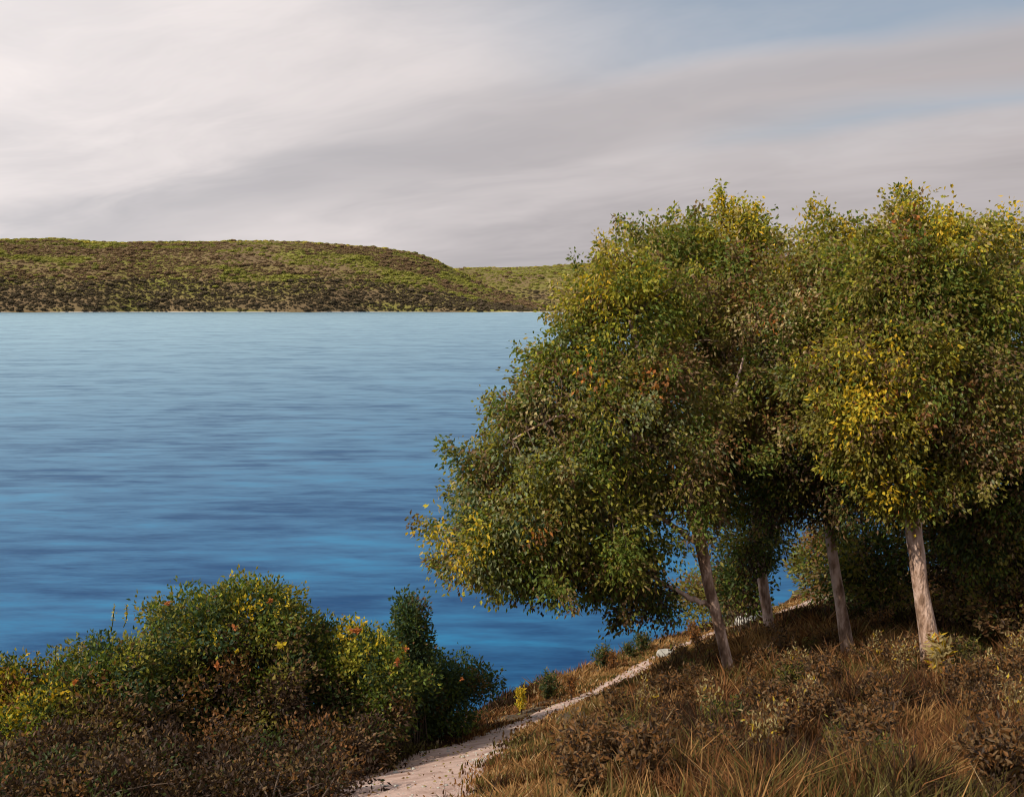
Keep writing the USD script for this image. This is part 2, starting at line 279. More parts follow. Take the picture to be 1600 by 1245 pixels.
def scrub_proto(name, cols, n, seed, hgt):
    r = np.random.default_rng(seed)
    d = unit(r.normal(size=(n, 3))); rad = 0.55 + 0.5 * meshkit.fbm(d * 1.8 + seed, 3, seed)
    c = d * rad[:, None] * [1, 1, hgt] + [0, 0, hgt * 0.75]
    tris = []; nn = unit(d + 0.5 * r.normal(size=(n, 3))); a = unit(np.cross(nn, r.normal(size=(n, 3)))); b = np.cross(nn, a)
    s = r.uniform(0.16, 0.34, (n, 1))
    v = np.stack([c + a * s, c - a * s * 0.5 + b * s * 0.9, c - a * s * 0.5 - b * s * 0.9], 1).reshape(-1, 3)
    col = np.array(cols)[r.integers(0, len(cols), n)] * r.uniform(0.7, 1.3, (n, 1))
    m = obj(name, (v, np.arange(3 * n).reshape(-1, 3)), GRASS, parent=PROTO, tint=np.repeat(col, 3, 0))
    return m.GetPath()
def scatter_scrub(name, label, H, n, seed, green):
    global PROTO
    Xh, Yh, Zh, V = H; r = np.random.default_rng(seed)
    pi = UsdGeom.PointInstancer.Define(stage, path_for(name, None)); tag(pi, label, 'woodland', None, 'stuff')
    PROTO = UsdGeom.Xform.Define(stage, str(pi.GetPath()) + '/kinds').GetPrim()
    UsdGeom.Imageable(PROTO)
    pals = [[(0.24, 0.25, 0.06), (0.27, 0.25, 0.065)], [(0.24, 0.155, 0.09), (0.28, 0.185, 0.10)], [(0.34, 0.36, 0.075), (0.40, 0.37, 0.08)], [(0.14, 0.10, 0.07), (0.15, 0.125, 0.065)], [(0.66, 0.53, 0.09), (0.52, 0.46, 0.08)]]
    protos = [scrub_proto('scrub', p, 150, 20 + k, 0.8 + 0.1 * (k % 2)) for k, p in enumerate(pals)]
    m = Xh.shape[1]
    u, v = r.uniform(0, m - 1.01, n), r.uniform(0, 1.12, n) ** 1.15
    rows = np.interp(v, V[:, 0], np.arange(len(V)))
    def samp(A):
        i, j = rows.astype(int), u.astype(int); fi, fj = rows - i, u - j; i1 = np.minimum(i + 1, A.shape[0] - 1)
        return A[i, j] * (1 - fi) * (1 - fj) + A[i1, j] * fi * (1 - fj) + A[i, j + 1] * (1 - fi) * fj + A[i1, j + 1] * fi * fj
    x, y, z = samp(Xh), samp(Yh), samp(Zh)
    nz = meshkit.fbm(np.stack([x * 0.012, v * 6, x * 0], -1), 4, seed)
    nb = meshkit.fbm(np.stack([x * 0.02, v * 9, x * 0 + 7], -1), 3, seed + 1)
    keep = (nz < 0.58) | (v < 0.3) | (r.uniform(size=n) < 0.5)
    kind = np.where(nb + .12 * np.exp(-((v - .4) / .3) ** 2) * -1 < 0.42, 1, np.where(nb < 0.56, 0, 2))
    kind = np.where((v < 0.13 + 0.14 * nz), 3, kind)
    kind = np.where((v > 0.8) & (r.uniform(size=n) < 0.8), np.where(r.uniform(size=n) < 0.65, 4, 2), kind)  # sunlight on the crest put into the scrub colour as yellow
    kind = np.where((kind == 1) & (r.uniform(size=n) < green), 2, kind)
    swap = r.uniform(size=n) < 0.22; kind = np.where(swap & (v > 0.13), r.integers(0, 3, n), kind)
    keep &= z > 1.1
    x, y, z, kind, v = (q[keep] for q in (x, y, z, kind, v))
    sc = r.uniform(0.45, 1.35, len(x)) * (1 + 1.2 * (r.uniform(size=len(x)) < .05)) * np.where(v > 0.86, 0.7, 1.0)
    pi.CreatePrototypesRel().SetTargets(protos)
    pi.CreateProtoIndicesAttr(Vt.IntArray.FromNumpy(kind.astype(np.int32)))
    pi.CreatePositionsAttr(Vt.Vec3fArray.FromNumpy(np.stack([x, y, z - 0.4], -1).astype(np.float32)))
    pi.CreateScalesAttr(Vt.Vec3fArray.FromNumpy(np.stack([sc * 1.35, sc * 1.35, sc * .62], -1).astype(np.float32)))
    a = r.uniform(0, np.pi * 2, len(x))
    pi.CreateOrientationsAttr(Vt.QuathArray([Gf.Quath(float(np.cos(q / 2)), 0, 0, float(np.sin(q / 2))) for q in a]))
scatter_scrub('hill_scrub', 'brown and green scrub covering the long hill across the lake', H1, 120000, 31, 0)
scatter_scrub('far_hill_scrub', 'green scrub covering the lower hill beyond the long hill', H2, 60000, 32, .8)

# ------------------------------------------------------------------ trees
PAL = dict(green=(0.15, 0.20, 0.032), olive=(0.27, 0.235, 0.045), lime=(0.42, 0.39, 0.045), yellow=(0.70, 0.48, 0.03), orange=(0.50, 0.19, 0.045), brown=(0.23, 0.14, 0.065), grey=(0.26, 0.29, 0.14), straw=(0.55, 0.44, 0.21),
           deep=(0.06, 0.085, 0.022), bluegreen=(0.065, 0.115, 0.06), rust=(0.28, 0.13, 0.045), umber=(0.06, 0.034, 0.02))
def clump_leaves(cent, out, n, spread, L, mix, jitter=0.25, droop=0.55):
    """n leaves round each clump centre; mix is a list of (palette name, weight) per clump."""
    k = len(cent); c = np.repeat(cent, n, 0); o = np.repeat(out, n, 0)
    off = np.clip(rng.normal(size=(k * n, 3)), -1.9, 1.9) * spread
    ax = unit(off) * 0.5 + o * 0.35 + [0, 0, -droop] + rng.normal(size=(k * n, 3)) * 0.55
    names_, w = zip(*mix); w = np.array(w, float) / sum(w)
    base = np.array([PAL[m] for m in names_])
    ci = rng.choice(len(w), size=k, p=w)                                            # a clump mostly keeps one hue
    li = np.where(rng.uniform(size=k * n) < 0.68, np.repeat(ci, n), rng.choice(len(w), size=k * n, p=w))
    col = base[li] * rng.uniform(1 - jitter, 1 + jitter, (k * n, 1)) * rng.uniform(0.92, 1.08, (k * n, 3))
    return leaves(c + off, ax, L * rng.uniform(0.6, 1.25, k * n), L * rng.uniform(0.4, 0.62, k * n), col)
def lobe_points(px, py, rx, ry, depth, rz, n, seed, holes=()):
    """Clump centres through an uneven ellipsoid, crowded towards its skin."""
    c = P(px, py, depth); sc = depth / FPX; r = np.random.default_rng(seed)
    d = unit(r.normal(size=(int(n * 1.6), 3))); rad = r.uniform(0, 1, len(d)) ** 0.34 * (0.46 + 1.02 * meshkit.fbm(d * 2.6 + seed, 3, seed)) * np.where(r.uniform(size=len(d)) < .07, r.uniform(1.05, 1.28, len(d)), 1)
    p = c + d * rad[:, None] * [rx * sc, rz, ry * sc]
    if len(holes):
        qx, qy = proj(p); bad = np.zeros(len(p), bool)
        for hx, hy, hr in holes: bad |= np.hypot(qx - hx, (qy - hy) * 1.25) < hr
        p, d = p[~bad], d[~bad]
    return p[:n], d[:n]
HOLES = [(1058, 890, 46), (1052, 808, 36), (1110, 840, 22), (1235, 898, 48), (1578, 528, 34), (1600, 420, 34), (1108, 930, 34), (1078, 945, 30), (1325, 900, 52), (1436, 880, 62), (1378, 692, 22), (1216, 352, 30), (1345, 345, 28)]
def tree(name, label, trunk, limbs, lobes, L=0.102, per=150, spread=np.array([0.20, 0.20, 0.20]), accents=(), seed=0, group='trees on the bank'):
    t0 = P(*trunk[0][:3]); gz = float(height(np.array([t0[0]]), np.array([t0[1]]))[0])
    root = np.array([t0[0], t0[1], gz])
    T = thing(name, root, label, 'tree', group)
    pts = np.array([list(P(*q[:3])) + [q[3]] for q in trunk]); pts[0, 2] = min(pts[0, 2], gz - 0.1)
    pts = np.vstack([[*(pts[0, :3] - [0, 0, 0.35]), pts[0, 3] * 1.5], pts])
    s = spline(pts, 40)
    s[:, :2] += 0.05 * (np.stack([meshkit.fbm(np.stack([s[:, 2] * 0.9, s[:, 2] * 0 + seed, s[:, 2] * 0 + k * 5], -1), 2, seed + k) for k in (0, 1)], -1) - 0.5)
    obj('trunk', tube(s[:, :3], s[:, 3], 14, 0.12, seed), BARK, T, smooth=True)
    skel = [s[10:, :3]]
    for lm in limbs:
        lp = np.array([list(P(*q[:3])) + [q[3]] for q in lm])
        k = np.argmin(np.linalg.norm(s[:, :3] - lp[0, :3], axis=1)); lp[0, :3] = s[k, :3]
        ls = spline(lp, 16); ls[2:, :3] += rng.normal(size=(14, 3)) * 0.018
        obj('branch', tube(ls[:, :3], ls[:, 3], 8, 0.1, seed + 1), BARK, T, smooth=True); skel.append(ls[:, :3])
    skel = np.vstack(skel); V, F, K, n, tw = [], [], [], 0, []
    for li, (px, py, rx, ry, dep, rz, cnt, mix) in enumerate(lobes):
        c, d = lobe_points(px, py, rx * 1.12, ry * 1.1, dep, rz, int(cnt * 1.75), seed * 31 + li, HOLES)
        v, f, k = clump_leaves(c, d, per, spread * rng.uniform(.7, 1.25, (len(c) * per, 1)), L, mix); V.append(v); F.append(f + n); K.append(k); n += len(v)
        # sprays that reach out past the crown
        far = np.argsort(-np.linalg.norm((c - P(px, py, dep)) / [rx * dep / FPX, rz, ry * dep / FPX], axis=1))[:max(3, len(c) // 6)]
        sd = unit(d[far] * [1, 1, .8] + [0, 0, .45] + rng.normal(size=(len(far), 3)) * .35); ln = rng.uniform(.18, .55, len(far))
        sp = np.concatenate([c[far] + sd * (ln * q)[:, None] for q in (.5, .8, 1.1)])
        v, f, k = clump_leaves(sp, np.tile(sd, (3, 1)), per // 5, np.array([.07, .07, .08]), L, mix); V.append(v); F.append(f + n); K.append(k); n += len(v)
        for a, b in zip(c[far], c[far] + sd * (ln * 1.2)[:, None]): tw.append(tube(spline([a, (a + b) / 2 + [0, 0, .02], b], 5), np.linspace(.008, .003, 5), 4, cap=False))
        kt = cKDTree(skel); dist, ix = kt.query(c)
        for a, b, dd in zip(skel[ix][::2], c[::2], dist[::2]):
            mid = (a + b) / 2 + [0, 0, 0.12 * dd] + rng.normal(size=3) * 0.08 * dd
            w = min(0.03, 0.008 + 0.01 * dd); tw.append(tube(spline([a, mid, b], 6), np.linspace(w, 0.004, 6), 4, cap=False))
    obj('crown', (np.vstack(V), np.vstack(F)), LEAF, T, tint=np.vstack(K))
    obj('twigs', join(tw), TWIG, T, smooth=True, kind='stuff')
    for what, lab, px, py, dep, rad, cnt, mix in accents:
        c = P(px, py, dep) + rng.normal(size=(cnt, 3)) * rad * 1.5
        v, f, k = clump_leaves(c, unit(rng.normal(size=(cnt, 3))), 15, (0.13, 0.13, 0.14), L * 1.0, mix, 0.35, 0.7)
        obj(what, (v, f), LEAF, T, tint=k, label=lab, kind='stuff')
    return T
mixA = [('green', 3), ('olive', 4), ('grey', 2.4), ('lime', 1.3), ('straw', 0.8), ('brown', 1.6), ('bluegreen', .6)]
mixB = [('green', 5), ('olive', 3.4), ('lime', 2), ('brown', 0.8), ('straw', 0.4)]
mixTop = [('lime', 4), ('yellow', 1.6), ('green', 1.2), ('olive', 2), ('straw', 1.6)]
mixMid = [('olive', 4), ('brown', 2.6), ('green', 2), ('straw', 0.7), ('rust', 0.6), ('grey', 0.8)]
mixGold = [('yellow', 1.0), ('olive', 3.6), ('lime', 2), ('orange', 0.3), ('green', 1.2), ('brown', .6)]
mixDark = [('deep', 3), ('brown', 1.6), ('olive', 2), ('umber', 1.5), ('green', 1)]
Ye, Or = [('yellow', 4), ('lime', 2)], [('orange', 2), ('rust', 3), ('brown', 1.5), ('yellow', .6)]

tree('bank_tree', 'leaning pale-trunked tree with a low branch, its wide crown hanging over the lake',
     [(1144, 1066, 21, .125), (1125, 980, 21, .105), (1108, 915, 21, .11), (1092, 830, 21, .12), (1065, 730, 21, .11), (1020, 620, 21.1, .08), (985, 500, 21.2, .04)],
     [[(1112, 952, 21, .055), (1080, 935, 20.9, .05), (1048, 915, 20.8, .035), (1000, 895, 20.6, .02)], [(1090, 850, 21, .06), (1065, 833, 20.8, .05), (1022, 806, 20.6, .04), (930, 790, 20.4, .03), (800, 830, 20.2, .012)],
      [(1060, 720, 21, .07), (1018, 698, 20.5, .06), (985, 678, 20.2, .05), (890, 650, 20, .03), (800, 690, 20, .015)], [(1070, 745, 21, .06), (1130, 660, 21.5, .05), (1160, 560, 21.8, .02)]],
     [(985, 520, 88, 125, 21.3, 1.6, 56, mixB), (925, 650, 108, 108, 20.8, 1.7, 72, mixA), (838, 768, 105, 98, 20.4, 1.5, 74, mixA), (785, 838, 98, 64, 20.2, 1.2, 44, mixA), (940, 840, 150, 95, 20.7, 1.7, 80, mixB),
      (1040, 690, 110, 130, 20.9, 1.7, 70, mixMid), (905, 884, 140, 38, 20.9, 1.3, 32, mixDark), (1030, 920, 80, 45, 21.2, 1.0, 18, mixDark), (990, 442, 52, 46, 21.6, 0.9, 16, mixTop), (868, 560, 24, 30, 20.8, 0.4, 6, mixB), (748, 740, 32, 36, 20.3, .5, 8, mixA), (800, 665, 34, 40, 20.5, .6, 10, mixA), (835, 610, 26, 34, 20.6, .4, 6, mixB), (912, 485, 30, 38, 21, .5, 7, mixTop)],
     accents=[('yellow_leaf_cluster', 'yellow leaves at the low left tip of the crown', 682, 835, 19.5, .10, 7, Ye), ('yellow_leaf_cluster', 'yellow leaves just inside the left tip', 735, 830, 19.1, .10, 8, Ye), ('yellow_leaf_cluster', 'yellow leaves on the lower left edge', 725, 872, 19.2, .09, 6, Ye),
              ('yellow_leaf_cluster', 'yellow leaves on the left shoulder above the water', 938, 440, 20.0, .16, 9, Ye), ('orange_leaf_cluster', 'orange leaves at the upper left of the crown', 920, 570, 19.2, .13, 7, Or),
              ('orange_leaf_cluster', 'orange leaves low in the crown', 850, 815, 19.0, .12, 6, Or), ('orange_leaf_cluster', 'orange leaves in the middle of the crown', 1022, 605, 19.2, .10, 6, Or)], seed=1)
tree('bank_tree', 'slender half-hidden tree behind the leaning one, crown with the yellow-green left peak',
     [(1204, 1000, 26, .15), (1196, 930, 26, .125), (1184, 850, 26, .115), (1175, 720, 26, .11), (1160, 560, 26, .08), (1150, 400, 26, .035)],
     [[(1178, 745, 26, .07), (1090, 640, 25.6, .05), (1040, 520, 25.5, .02)], [(1180, 700, 26, .07), (1240, 600, 26, .05), (1260, 480, 26, .02)]],
     [(1145, 400, 64, 68, 25.5, 1.4, 34, mixTop), (1080, 440, 100, 80, 25.2, 1.7, 46, mixB), (1160, 500, 125, 105, 24.6, 1.9, 70, mixMid), (1130, 630, 130, 110, 24.2, 1.9, 70, mixMid), (1140, 745, 120, 70, 24, 1.7, 44, mixB), (1180, 840, 50, 50, 26, 1.0, 12, mixDark), (1042, 385, 40, 30, 25.4, .8, 7, mixTop)],
     L=0.112, accents=[('yellow_leaf_cluster', 'yellow leaves at the top of the left peak', 1155, 345, 24.9, .22, 10, Ye), ('orange_leaf_cluster', 'orange leaves below the left peak', 1185, 500, 22.6, .12, 5, Or), ('yellow_leaf_cluster', 'yellow leaves low in the crown', 1150, 600, 22.3, .18, 9, Ye)], seed=2)
tree('bank_tree', 'pale straight trunk left of the thickest trunk, crown ending in the low middle peak',
     [(1326, 1032, 23, .17), (1312, 930, 23, .115), (1298, 845, 23, .11), (1285, 740, 23, .13), (1265, 690, 23, .12), (1250, 655, 23, .11), (1262, 520, 23, .07), (1280, 420, 23, .03)],
     [[(1290, 770, 23, .08), (1340, 650, 22.8, .05), (1360, 540, 22.7, .02)], [(1270, 710, 23, .07), (1220, 620, 22.6, .05), (1190, 560, 22.4, .02)]],
     [(1280, 415, 50, 60, 23.5, 1.0, 28, mixTop), (1240, 490, 100, 90, 22.9, 1.5, 56, mixMid), (1330, 520, 95, 105, 22.6, 1.5, 60, mixB), (1260, 620, 120, 90, 22.3, 1.6, 62, mixMid), (1250, 740, 120, 75, 22.4, 1.5, 50, mixDark), (1330, 770, 80, 60, 23, 1.2, 24, mixDark)],
     accents=[('orange_leaf_cluster', 'orange leaves on the left of the crown', 1190, 497, 21.2, .09, 4, Or), ('straw_leaf_cluster', 'pale straw leaves hanging under the peak', 1275, 475, 21.4, .2, 12, [('straw', 4), ('rust', 1)])], seed=3)
tree('bank_tree', 'thickest pale trunk at the right with the highest crown and golden foliage on its left',
     [(1458, 1056, 20.5, .24), (1442, 930, 20.5, .15), (1428, 840, 20.5, .155), (1420, 775, 20.5, .155), (1400, 735, 20.5, .13), (1368, 668, 20.4, .11), (1385, 560, 20.3, .07), (1430, 420, 20.3, .03)],
     [[(1425, 790, 20.5, .13), (1460, 700, 20.6, .10), (1460, 620, 20.6, .08), (1480, 480, 20.7, .03)], [(1460, 700, 20.6, .07), (1530, 620, 20.8, .05), (1560, 540, 20.9, .02)]],
     [(1448, 393, 60, 62, 20.8, 1.1, 46, mixTop), (1405, 455, 95, 80, 20.4, 1.3, 56, mixB), (1510, 470, 100, 90, 20.8, 1.3, 56, mixB), (1370, 570, 90, 90, 19.9, 1.3, 52, mixGold), (1470, 580, 105, 85, 20.2, 1.4, 56, mixMid), (1350, 665, 70, 60, 19.7, 1.0, 28, mixGold), (1500, 690, 100, 70, 20.4, 1.3, 40, mixMid), (1400, 760, 60, 45, 20, .8, 16, mixGold)],
     L=0.102, accents=[('yellow_leaf_cluster', 'yellow leaves on the crown top', 1480, 340, 20.0, .1, 6, Ye), ('orange_leaf_cluster', 'rust leaves near the crown top', 1430, 345, 19.7, .1, 6, Or), ('yellow_leaf_cluster', 'golden leaves on the left of the crown', 1365, 560, 18.7, .2, 14, Ye), ('yellow_leaf_cluster', 'golden leaves above the bare limb', 1340, 625, 18.6, .17, 10, Ye),
             ('yellow_leaf_cluster', 'golden leaves beside the trunk', 1385, 770, 19.1, .1, 6, Ye), ('orange_leaf_cluster', 'orange leaves on the right of the crown', 1450, 658, 18.8, .07, 4, Or)], seed=4)
tree('bank_tree', 'tree cut by the right edge with a feathery dark green crown and hidden trunk',
     [(1670, 1010, 22, .18), (1665, 850, 22, .15), (1655, 700, 22, .13), (1645, 560, 22, .08), (1590, 430, 22, .03)],
     [[(1660, 760, 22, .09), (1590, 690, 21.8, .06), (1540, 640, 21.6, .02)], [(1655, 690, 22, .08), (1700, 560, 22, .05), (1720, 450, 22, .02)]],
     [(1555, 388, 46, 46, 22, 0.8, 20, mixTop), (1565, 430, 62, 60, 22.1, 1.0, 22, mixB), (1575, 650, 80, 80, 21.6, 1.2, 40, mixB), (1560, 770, 90, 90, 21.5, 1.3, 50, mixDark), (1680, 520, 90, 120, 22.3, 1.6, 50, mixB), (1670, 720, 110, 110, 22, 1.6, 50, mixDark), (1590, 560, 60, 50, 22.4, .9, 20, mixB), (1560, 520, 45, 60, 22.6, .8, 14, mixB), (1500, 830, 70, 60, 22.4, 1.2, 26, mixDark)], seed=5)

# ------------------------------------------------------------------ bushes
def flower(T, name, p, rad, col, n=9, label=None):
    d = unit(rng.normal(size=(n, 3)) + [-0.1, -0.5, 0.4]); c = np.repeat(p[None], n, 0) + d * rad * 0.15
    v, f, k = leaves(c, d, rad * rng.uniform(.8, 1.2, n), rad * .8, np.array(col) * rng.uniform(.8, 1.2, (n, 1)))
    h = trimesh.creation.icosphere(1, rad * .38); hv = np.array(h.vertices) + p
    return obj(name, (np.vstack([v, hv]), np.vstack([f, np.array(h.faces) + len(v)])), PETAL, T, tint=np.vstack([k, np.repeat([np.array(col) * .8], len(hv), 0)]), label=label)
def bush(name, label, base, lobes, L, per, spread, seed, flowers=(), group=None, cat='bush', stems=14, sprigs=()):
    b = P(*base); gz = float(height(np.array([b[0]]), np.array([b[1]]))[0]); root = np.array([b[0], b[1], gz])
    T = thing(name, root, label, cat, group); V, F, K, n, st = [], [], [], 0, []
    for li, (px, py, rx, ry, dep, rz, cnt, mix) in enumerate(lobes):
        c, d = lobe_points(px, py, rx * 1.08, ry * 1.05, dep, rz, int(cnt * 1.5), seed * 17 + li)
        g = height(c[:, 0], c[:, 1]); ok = c[:, 2] > g + 0.03; c, d = c[ok], d[ok]
        if not len(c): continue
        v, f, k = clump_leaves(c, d, int(per * 1.3), spread, L * 1.12, mix, 0.3, -0.1); V.append(v); F.append(f + n); K.append(k); n += len(v)
        step = max(1, len(c) // stems)
        for e in c[::step]:
            a = root + np.array([*(rng.normal(size=2) * 0.18), -0.1]); a[:2] += (e[:2] - root[:2]) * 0.25
            mid = a * 0.45 + e * 0.55 + [0, 0, 0.1] + rng.normal(size=3) * 0.06
            st.append(tube(spline([a, mid, e], 6), np.linspace(.013, .003, 6), 4, cap=False))
    obj('foliage', (np.vstack(V), np.vstack(F)), LEAF, T, tint=np.vstack(K))
    obj('stems', join(st), TWIG, T, smooth=True, kind='stuff')
    for nm, px, py, dep, rad, col in flowers: flower(T, nm, P(px, py, dep - .3), rad, col)
    for px, py, dep, hgt, col in sprigs:                                            # upright flowering spikes
        tip = P(px, py, dep); foot = tip - [rng.normal() * .04, 0, hgt]; s = spline([foot, (foot + tip) / 2 + rng.normal(size=3) * .015, tip], 12)
        c = np.repeat(s[4:], 3, 0) + rng.normal(size=(24, 3)) * 0.013
        v, f, k = leaves(c, unit(rng.normal(size=(24, 3)) + [0, 0, .6]), 0.045, 0.024, np.array(col) * rng.uniform(.7, 1.25, (24, 1)))
        tv, tf = tube(s, .008, 4); obj('flower_spike', (np.vstack([v, tv]), np.vstack([f, tf + len(v)])), PETAL, T, tint=np.vstack([k, np.repeat([[.1, .12, .03]], len(tv), 0)]))
    return T
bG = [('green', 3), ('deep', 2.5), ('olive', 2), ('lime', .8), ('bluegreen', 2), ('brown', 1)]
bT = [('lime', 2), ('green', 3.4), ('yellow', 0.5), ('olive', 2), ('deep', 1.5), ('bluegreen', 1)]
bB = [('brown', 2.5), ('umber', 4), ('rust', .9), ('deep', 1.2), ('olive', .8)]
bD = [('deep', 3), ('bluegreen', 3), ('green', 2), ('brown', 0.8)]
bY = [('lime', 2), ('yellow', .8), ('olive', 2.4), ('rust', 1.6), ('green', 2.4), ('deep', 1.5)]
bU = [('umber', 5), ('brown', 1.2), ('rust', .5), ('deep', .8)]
ORG, YEL = (0.58, 0.2, 0.065), (0.62, 0.45, 0.03)
FG = 'bushes in the left foreground'
bush('flowering_bush', 'tallest green bush on the left with orange flowers and yellow tips, against the blue water', (385, 1228, 17.2),
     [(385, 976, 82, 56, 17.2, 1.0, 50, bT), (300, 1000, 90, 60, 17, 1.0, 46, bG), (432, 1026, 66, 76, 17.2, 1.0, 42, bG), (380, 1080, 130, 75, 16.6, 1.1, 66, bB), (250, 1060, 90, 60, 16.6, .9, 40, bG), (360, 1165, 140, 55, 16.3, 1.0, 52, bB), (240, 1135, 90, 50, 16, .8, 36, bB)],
     .075, 90, (.13, .13, .13), 41, [('orange_flower', 262, 941, 16.0, .06, ORG), ('orange_flower', 421, 940, 16.1, .055, ORG), ('orange_flower', 366, 980, 15.9, .06, ORG), ('orange_flower', 341, 1040, 15.5, .07, ORG), ('yellow_flower', 370, 1018, 15.7, .05, YEL), ('yellow_flower', 440, 1008, 15.9, .08, YEL)], FG,
     sprigs=[(448, 920, 16.4, .4, YEL), (402, 905, 16.6, .35, YEL), (436, 945, 16.2, .3, YEL), (198, 945, 16.6, .35, YEL), (178, 950, 16.7, .3, (.5, .42, .12)), (335, 985, 15.9, .3, YEL), (188, 1000, 16.3, .3, YEL)])
bush('flowering_bush', 'low yellow-green bush cut by the left edge of the picture, with rusty patches', (60, 1250, 14.6),
     [(60, 1085, 110, 42, 15, .9, 44, bY), (160, 1050, 80, 45, 15.6, .8, 34, bG), (40, 1150, 120, 60, 14.4, .9, 52, bY), (160, 1140, 90, 60, 14.6, .9, 40, bB), (-60, 1120, 110, 80, 14.6, 1.0, 36, bG)],
     .07, 90, (.12, .12, .12), 42, [('orange_flower', 118, 1066, 14.0, .05, ORG)], FG,
     sprigs=[(57, 1018, 15.2, .3, YEL), (88, 1008, 15.2, .3, (.4, .36, .12)), (130, 1002, 15.2, .3, (.5, .4, .15)), (30, 1050, 14.8, .25, YEL)])
bush('flowering_bush', 'mid-height yellow-green bush right of the tallest one, with flower spikes and orange blooms', (560, 1185, 18),
     [(555, 1020, 75, 48, 18, .9, 38, bT), (500, 1050, 60, 60, 17.6, .8, 32, bG), (590, 1075, 85, 60, 17.6, .9, 44, bG), (520, 1120, 110, 55, 17, .9, 48, bB)],
     .075, 90, (.13, .13, .13), 43, [('orange_flower', 552, 985, 17.2, .07, ORG), ('orange_flower', 622, 1033, 16.9, .075, ORG), ('orange_flower', 635, 1013, 17.0, .05, ORG), ('orange_flower', 560, 985, 17.2, .06, ORG), ('yellow_flower', 533, 996, 17.2, .08, YEL)], FG,
     sprigs=[(538, 962, 17.6, .35, YEL), (592, 985, 17.3, .3, YEL), (600, 995, 17.2, .25, YEL), (575, 1010, 17.1, .25, YEL), (532, 985, 17.3, .3, YEL)])
bush('flowering_bush', 'narrow upright dark green bush rising against the water', (640, 1150, 19.6),
     [(635, 985, 26, 45, 19.6, .4, 14, bD), (650, 1000, 20, 40, 19.6, .4, 10, bD), (640, 1060, 45, 50, 19.5, .5, 22, bD)], .075, 90, (.11, .11, .14), 44, (), FG, stems=8, sprigs=[(650, 945, 19.2, .4, (.1, .12, .05)), (617, 955, 19.2, .35, (.08, .11, .05))])
bush('flowering_bush', 'dark green bush reaching out over the water nearest the sandy path, with orange blooms', (660, 1160, 20.2),
     [(690, 1065, 45, 42, 20.3, .6, 24, bD), (735, 1065, 38, 22, 20.6, .5, 12, bD), (690, 1105, 55, 32, 20.2, .6, 24, bD), (640, 1100, 55, 45, 20, .7, 26, bD)],
     .075, 90, (.12, .12, .12), 45, [('orange_flower', 672, 1057, 19.5, .075, ORG), ('orange_flower', 723, 1061, 19.9, .055, ORG)], FG)
UN = 'brown bushes at the bottom left'
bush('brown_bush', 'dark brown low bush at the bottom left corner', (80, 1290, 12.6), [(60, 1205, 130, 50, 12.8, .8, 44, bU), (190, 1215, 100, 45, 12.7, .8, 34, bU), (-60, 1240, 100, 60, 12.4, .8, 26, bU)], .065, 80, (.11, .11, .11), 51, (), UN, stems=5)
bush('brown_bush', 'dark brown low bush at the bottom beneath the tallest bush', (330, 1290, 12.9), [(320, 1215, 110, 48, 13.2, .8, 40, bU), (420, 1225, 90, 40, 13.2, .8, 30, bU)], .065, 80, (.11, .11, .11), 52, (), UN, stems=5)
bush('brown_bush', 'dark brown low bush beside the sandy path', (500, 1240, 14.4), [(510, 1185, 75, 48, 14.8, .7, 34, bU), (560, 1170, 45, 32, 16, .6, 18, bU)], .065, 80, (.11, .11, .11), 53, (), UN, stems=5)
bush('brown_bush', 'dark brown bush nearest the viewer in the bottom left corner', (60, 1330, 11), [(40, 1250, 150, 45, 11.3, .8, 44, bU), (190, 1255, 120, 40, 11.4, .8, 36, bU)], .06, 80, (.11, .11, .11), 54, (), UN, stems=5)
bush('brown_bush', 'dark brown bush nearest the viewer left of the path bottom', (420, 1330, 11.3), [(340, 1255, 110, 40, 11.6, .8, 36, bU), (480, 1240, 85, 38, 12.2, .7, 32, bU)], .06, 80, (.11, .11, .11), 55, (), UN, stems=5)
BK = 'dark shrubs behind the trunks'
bush('shrub', 'dark olive shrub between the third and the thickest trunk', (1370, 955, 27), [(1370, 880, 75, 75, 27, 1.2, 52, mixDark)], .12, 80, (.2, .2, .2), 61, (), BK, 'shrub')
bush('shrub', 'dark brown shrub right of the thickest trunk', (1540, 970, 25), [(1530, 900, 70, 75, 25, 1.2, 46, bB), (1580, 860, 60, 80, 25.2, 1.2, 36, mixDark)], .11, 80, (.19, .19, .19), 62, (), BK, 'shrub')
bush('shrub', 'olive shrub by the water seen between the leaning and the slender trunk', (1120, 985, 31.5), [(1125, 925, 55, 50, 31.5, 1.0, 30, mixMid)], .12, 80, (.2, .2, .2), 65, (), BK, 'shrub')
bush('shrub', 'olive shrub by the water left of the straight trunk', (1285, 960, 31), [(1290, 885, 50, 65, 31, 1.1, 36, mixMid)], .12, 80, (.2, .2, .2), 66, (), BK, 'shrub')
bush('shrub', 'dark shrub cut by the right edge of the picture', (1640, 990, 21.5), [(1620, 900, 70, 80, 22, 1.1, 44, mixDark), (1590, 950, 60, 40, 21.5, .8, 26, bB)], .1, 80, (.17, .17, .17), 63, (), BK, 'shrub')
bush('shrub', 'dark shrub behind the slender half-hidden trunk', (1165, 968, 28), [(1160, 905, 42, 55, 28, 1.0, 24, mixDark)], .12, 80, (.18, .18, .18), 64, (), BK, 'shrub')

